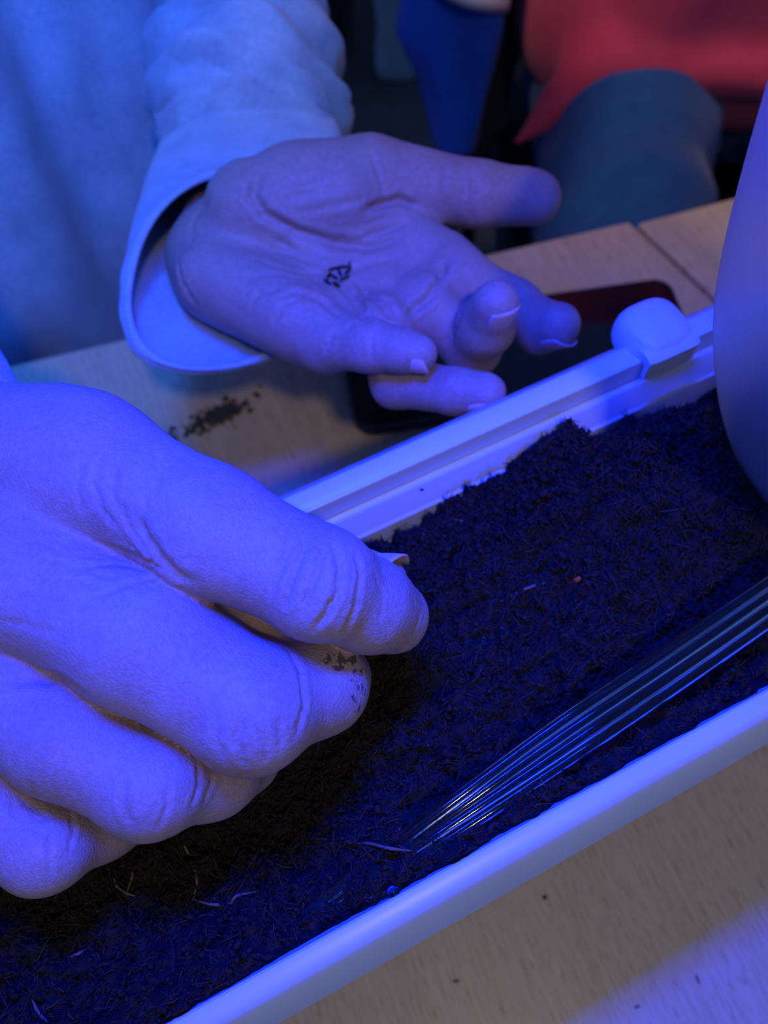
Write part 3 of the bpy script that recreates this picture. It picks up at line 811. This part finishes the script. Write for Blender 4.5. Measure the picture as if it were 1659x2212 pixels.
fn(ff['ring'], -UPV*1.0-FWD*0.1, 'ring finger nail of the open hand')
fn(ff['little'], -UPV*1.0-FWD*0.3, 'little finger nail of the open hand')

# hoodie: trunk, sleeves, cuffs ------------------------------------------------
def fold_noise(p, s, a, seed): return a*fbm(np.asarray(p)/s, 3, seed)
rings = []
m = 120
for z in np.linspace(-190, 400, 90):
    t = (z+190)/590
    cx = -318; cy = 470+20*t
    rx = 205-25*t; ry = 215-40*t+30*math.exp(-((z-10)/90)**2)
    ring = []
    for j in range(m):
        a = 2*math.pi*j/m
        ca, sa = math.cos(a), math.sin(a); e = 2.6
        x = rx*math.copysign(abs(ca)**(2/e), ca); y = ry*math.copysign(abs(sa)**(2/e), sa)
        ring.append((cx+x, cy+y, z))
    rings.append(ring)
rings = np.array(rings)
d = rings-np.array([-318, 480, 0]); d[..., 2] = 0; d /= np.linalg.norm(d, axis=-1)[..., None]
q = rings.copy(); q[..., 2] *= 0.35
rings = rings+d*(11*fbm(q/60, 3, 61)+3*fbm(q/22, 2, 62))[..., None]
gx = rings[..., 0]+0.10*rings[..., 2]*0; fr = (rings[..., 1] < 480)
rings = rings+d*(np.where(fr, -24*np.exp(-((gx+158)/11)**2)+7*np.exp(-((gx+130)/9)**2), 0))[..., None]   # pocket edge
v, f = loft(rings)
hood = mesh('hoodie', v, f, HOODIE, person); hood['label'] = 'grey blue fleece hoodie'

def sleeve(path, rads, seed, m=72, folds=5.0, name='sleeve'):
    path = catmull(path, 14); t = np.linspace(0, 1, len(rads)); rad = np.interp(np.linspace(0, 1, len(path)), t, rads)
    R = tube_rings(path, rad, m, up=(0.2, 0.1, 1))
    c = path[:, None, :]; d = R-c; d /= np.linalg.norm(d, axis=-1)[..., None]
    s = np.linspace(0, len(path)/9, len(path))[:, None]*np.ones((1, m)); an = np.linspace(0, 2*math.pi, m, endpoint=False)[None]*np.ones((len(path), 1))
    w = np.stack([s*2.6+1.3*np.sin(an+0.6), np.cos(an)*1.0, np.sin(an)*1.0], -1)
    R = R+d*(folds*fbm(w, 2, seed)+0.25*folds*fbm(w*3, 2, seed+5))[..., None]
    v, f = loft(R); o = mesh(name, v, f, HOODIE, hood); return o
sleeve([P(535, 330, 366), P(535, 230, 384), P(520, 40, 420), P(500, -230, 470), (-110, 470, 230), sh_l], [36, 44, 45, 48, 55, 62], 5, folds=9)
sleeve([P(-200, 990, 198), P(-300, 1000, 205), (-200, 170, 175), (-345, 300, 150), (-420, 400, 240), sh_r], [27, 32, 40, 48, 55, 62], 9)

def cuff(rings, thick, name='cuff', sq=1.0):
    """rings: (centre, axis a, axis b) from arm side to opening; a hollow band with a rounded lip"""
    m = 96; th = np.linspace(0, 2*math.pi, m, endpoint=False)
    R = []
    pw = lambda q: np.sign(q)*np.abs(q)**sq
    for c, a, b in rings: R.append(c+pw(np.cos(th))[:, None]*a+pw(np.sin(th))[:, None]*b)
    R = np.array(R)
    ex = catmull(np.array([r.reshape(-1) for r in R]), 6).reshape(-1, m, 3)
    cen = ex.mean(1, keepdims=True); d = ex-cen; d /= np.linalg.norm(d, axis=-1)[..., None]
    rib = 0.35*np.sin(th*90)[None, :, None]
    outer = ex+d*(rib+0.9*noise3(ex/9, 77)[..., None]); inner = (ex-d*thick)[::-1]
    lip = ex[-1]+(ex[-1]-ex[-2])/np.linalg.norm(ex[-1]-ex[-2], axis=1)[:, None]*thick*0.6-d[-1]*thick*0.5
    A_ = np.concatenate([outer, lip[None], inner])
    v, f = loft(A_, closed=True); return mesh(name, v, f, RIB, hood)
def ring_px(pts, d):  # centre + half axes from four pixels: left, right, top, bottom with depths
    (l, r, t, b) = [P(x, y, dd) for (x, y), dd in zip(pts, d)]
    c = (l+r+t+b)/4; return c, (r-l)/2, (t-b)/2
cuff([ring_px([(350, 310), (738, 290), (545, 235), (530, 420)], [370, 370, 354, 368]),
      ring_px([(306, 430), (738, 400), (555, 262), (500, 600)], [333, 345, 333, 322]),
      ring_px([(270, 590), (715, 555), (540, 322), (468, 778)], [303, 326, 312, 288]),
      ring_px([(273, 606), (700, 580), (540, 338), (472, 790)], [296, 318, 304, 281])], 3.2, sq=0.86)
ax = (wrist_r-elbow_r); ax /= np.linalg.norm(ax); s1 = np.cross(ax, (0, 0, 1)); s1 /= np.linalg.norm(s1); s2 = np.cross(s1, ax)
c0 = P(-150, 980, 198)
cuff([(c0-ax*30, s1*29, s2*29), (c0-ax*14, s1*30, s2*30), (c0, s1*28, s2*28), (c0+ax*6, s1*27, s2*27)], 3.0)

# seeds in the palm
Nfl = vnormals(Vf, Qf)
for i, (x, y, a) in enumerate([(742, 578, 20), (752, 590, 70), (735, 590, 130), (725, 600, 160), (745, 602, 40), (712, 597, 80), (708, 608, 150), (730, 612, 15), (757, 580, 110), (720, 585, 35)]):
    S = on_surface(Vf, Nfl, [(x, y)])
    if len(S) == 0: continue
    q = S[0]; nn = Nfl[np.argmin(((Vf-q)**2).sum(1))]
    t1 = np.cross(nn, (0.3, 1, 0.2)); t1 /= np.linalg.norm(t1); t2 = np.cross(nn, t1); ar = math.radians(a); dr = t1*math.cos(ar)+t2*math.sin(ar); sd = np.cross(nn, dr)
    c_ = q+nn*0.75; s = thing('seed', 'tiny dark elongated seed in the little heap on the open palm', 'seed', c_, 'seeds on the open palm')
    def lo(pp, rad): 
        R = [[c_+dr*p+r*(math.cos(b)*sd+math.sin(b)*nn) for b in np.linspace(0, 2*math.pi, 7, endpoint=False)] for p, r in zip(pp, rad)]
        return loft(R)
    v, f = lo((-2.4, -1.6, 0, 1.2, 1.8), (0.12, 0.5, 0.72, 0.55, 0.3)); mesh('shell', v, f, SEED, s)
    v, f = lo((1.7, 2.4, 3.0), (0.3, 0.42, 0.1)); mesh('pale_tip', v, f, SEEDP, s)

# ------------------------------------------------------------------ second person: red top, dark jeans
p2 = thing('person', 'person in a red top and dark blue jeans sitting across the tables', 'person', (320, 640, FZ))
SFd = Field((60, 380, -330), (620, 900, 330), 6.5)
a = SFd.new()
for x in (222, 330, 430):
    SFd.cone(a, (x+8, 690, -95), (x-4, 700, 110), 108, 116, 40); SFd.cone(a, (x-4, 700, 110), (x, 705, 300), 116, 122, 40)
SFd.cone(a, (190, 610, -80), (150, 585, -118), 30, 16, 14); SFd.cone(a, (150, 585, -118), (118, 568, -140), 16, 7, 8)      # untucked hem
SFd.cone(a, (205, 600, -85), (400, 585, -92), 22, 24, 14)
Vs, Qs = SFd.surface(a); Vs = relax(Vs, Qs, 2); Ns = vnormals(Vs, Qs)
Vs = Vs+Ns*(3.5*fbm(Vs/np.array([70, 70, 140]), 2, 31))[:, None]
mesh('shirt', Vs, Qs, SHIRT, p2)
TF = Field((40, 250, -740), (620, 900, -40), 8)
a = TF.new()
TF.cone(a, (235, 680, -165), (185, 400, -150), 88, 68, 20); TF.cone(a, (185, 400, -150), (190, 420, -690), 62, 44, 10)
TF.cone(a, (420, 680, -165), (440, 420, -150), 88, 68, 20); TF.cone(a, (440, 420, -150), (440, 440, -690), 62, 44, 10)
TF.cone(a, (235, 720, -170), (420, 720, -170), 95, 95, 20)
Vt, Qt = TF.surface(a); Vt = relax(Vt, Qt, 2); Nt_ = vnormals(Vt, Qt)
Vt = Vt+Nt_*(5*fbm(Vt/np.array([120, 40, 60]), 3, 41))[:, None]
mesh('jeans', Vt, Qt, DENIM, p2)

# ------------------------------------------------------------------ chairs, jacket, bag in the background
def chair(name, label, cx, cy, rot, seat_z=-285):
    t = thing(name, label, 'chair', (cx, cy, FZ)); c_, s_ = math.cos(rot), math.sin(rot)
    def T(v): v = np.asarray(v, float); return np.stack([cx+v[:, 0]*c_-v[:, 1]*s_, cy+v[:, 0]*s_+v[:, 1]*c_, v[:, 2]], -1)
    v, f = box(-210, 210, -200, 200, seat_z-30, seat_z); bevel(mesh('seat', T(v), f, BLACK, t, smooth=False), 14)
    v, f = box(-200, 200, 190, 215, seat_z+150, seat_z+470); bevel(mesh('backrest', T(v), f, BLACK, t, smooth=False), 10)
    for sx in (-1, 1):
        for sy in (-1, 1):
            top = seat_z-20 if sy < 0 else seat_z+300
            v, f = loft(tube_rings(np.array([(sx*190, sy*(200 if sy > 0 else 185), FZ), (sx*190, sy*195, seat_z), (sx*190, sy*197+0.1, top)]), 12, 10, up=(0, 1, 0.01))); mesh('leg', T(v), f, BLACK, t)
    return t
chair('black_chair', 'black chair under the person in the red top', 330, 730, 0.0, -275)
cs = thing('coat_stand', 'black coat stand carrying the blue jacket', 'coat stand', (78, 712, FZ))
v, f = loft(tube_rings(np.array([(78, 712, FZ), (78, 712, FZ+30), (78, 712, 500), (78, 712, 760)]), [13, 13, 13, 11], 14, up=(0, 1, 0))); mesh('pole', v, f, BLACK, cs)
for k in range(3):
    a = math.radians(100+120*k); strand('foot', [(78, 712, FZ+40), (78+45*math.cos(a), 712+45*math.sin(a), FZ+30), (78+95*math.cos(a), 712+95*math.sin(a), FZ+8)], 9, BLACK, cs)
for k in range(4):
    a = math.radians(45+90*k); strand('hook', [(78, 712, 700), (78+50*math.cos(a), 712+50*math.sin(a), 700), (78+70*math.cos(a), 712+70*math.sin(a), 740)], 6, BLACK, cs)

def drape(name, label, cat, x0, x1, y, z0, z1, material, seed, thick=26, shape=None, group=None):
    R = []; m = 64
    for z in np.linspace(z0, z1, 36):
        t = (z-z0)/(z1-z0); a0, a1 = (x0, x1) if shape is None else shape(t)
        ring = []
        for j in range(m):
            b = 2*math.pi*j/m; cb, sb = math.cos(b), math.sin(b)
            x = (a0+a1)/2+(a1-a0)/2*math.copysign(abs(cb)**0.6, cb); yy = y+thick*math.copysign(abs(sb)**0.7, sb)
            ring.append((x, yy, z))
        R.append(ring)
    R = np.array(R); q = R/np.array([38, 60, 160]); R[..., 1] += 14*fbm(q, 2, seed); R[..., 0] += 6*fbm(R/70, 2, seed+3)
    v, f = loft(R); return mesh(name, v, f, material)
def jshape(t):
    z = -235+t*345
    return float(np.interp(z, [-235, -225, -160, -115, -70, 0, 110], [52, 50, 34, 14, 24, 20, 18])), float(np.interp(z, [-235, -100, 110], [100, 106, 112]))
jk = drape('blue_jacket', '', '', 30, 150, 680, -235, 110, BLUEJ, 3, 30, jshape)
tag(jk, 'blue jacket with a white stripe hanging beside the red top', 'jacket')
R = []
for s_ in np.linspace(0, 1, 24):
    x = 28+80*s_; z = -62-26*s_*s_; y = 676-37*math.sin(math.pi*(0.12+0.76*s_))
    R.append([(x, y-2, z), (x, y-2, z+11), (x, y+9, z+11), (x, y+9, z)])
v, f = loft(R); st = mesh('shoulder_stripe', v, f, STRIPE, jk); st['label'] = 'white stripe'
# canvas bag and backpack on the floor
def soft_box(cx, cy, z0, wx, wy, hz, material, name, seed, parent, taper=0.85, amp=10):
    R = []; m = 48
    for t in np.linspace(0, 1, 22):
        k = 1-(1-taper)*t; e = min(1, 0.86+t*2, 0.75+(1-t)*4)
        R.append([(cx+wx*k*e*math.copysign(abs(math.cos(b))**0.45, math.cos(b)), cy+wy*k*e*math.copysign(abs(math.sin(b))**0.45, math.sin(b)), z0+hz*t) for b in np.linspace(0, 2*math.pi, m, endpoint=False)])
    R = np.array(R); R[..., :2] += (amp*fbm(R/80, 2, seed))[..., None]*np.array([1, 0.6]); v, f = loft(R); return mesh(name, v, f, material, parent)
bc2 = drape('gap_filler_coat', '', '', 90, 140, 752, -420, 160, NAVY, 12, 22, lambda t: (92, 138))  # added dark cloth, fills the dark gap beside the jacket
tag(bc2, 'added dark coat filling the dark gap between the blue jacket and the red top', 'coat')
bg = thing('canvas_bag', 'pale canvas bag standing on the brown floor behind the jacket', 'bag', (25, 1450, FZ))
soft_box(25, 1450, FZ, 42, 60, 330, CREAM, 'bag_body', 4, bg, 0.9, 6)
for sy in (-1, 1):
    strand('handle', [(0, 1450+sy*40, FZ+320), (8, 1450+sy*44, FZ+400), (25, 1450+sy*46, FZ+430), (42, 1450+sy*44, FZ+400), (50, 1450+sy*40, FZ+320)], 7, CREAM, bg)
bk = thing('backpack', 'dark navy backpack lying on the floor at the back', 'bag', (-150, 1600, FZ))
soft_box(-190, 1600, FZ, 130, 120, 330, NAVY, 'main_compartment', 8, bk, 0.8, 14)
soft_box(-190, 1455, FZ+20, 95, 40, 170, NAVY, 'front_pocket', 9, bk, 0.85, 6)
for sx in (-1, 1):
    strand('strap', [(-190+sx*50, 1465, FZ+330), (-190+sx*60, 1440, FZ+250), (-190+sx*70, 1430, FZ+120)], 9, BLACK, bk)

bpy.context.view_layer.update()
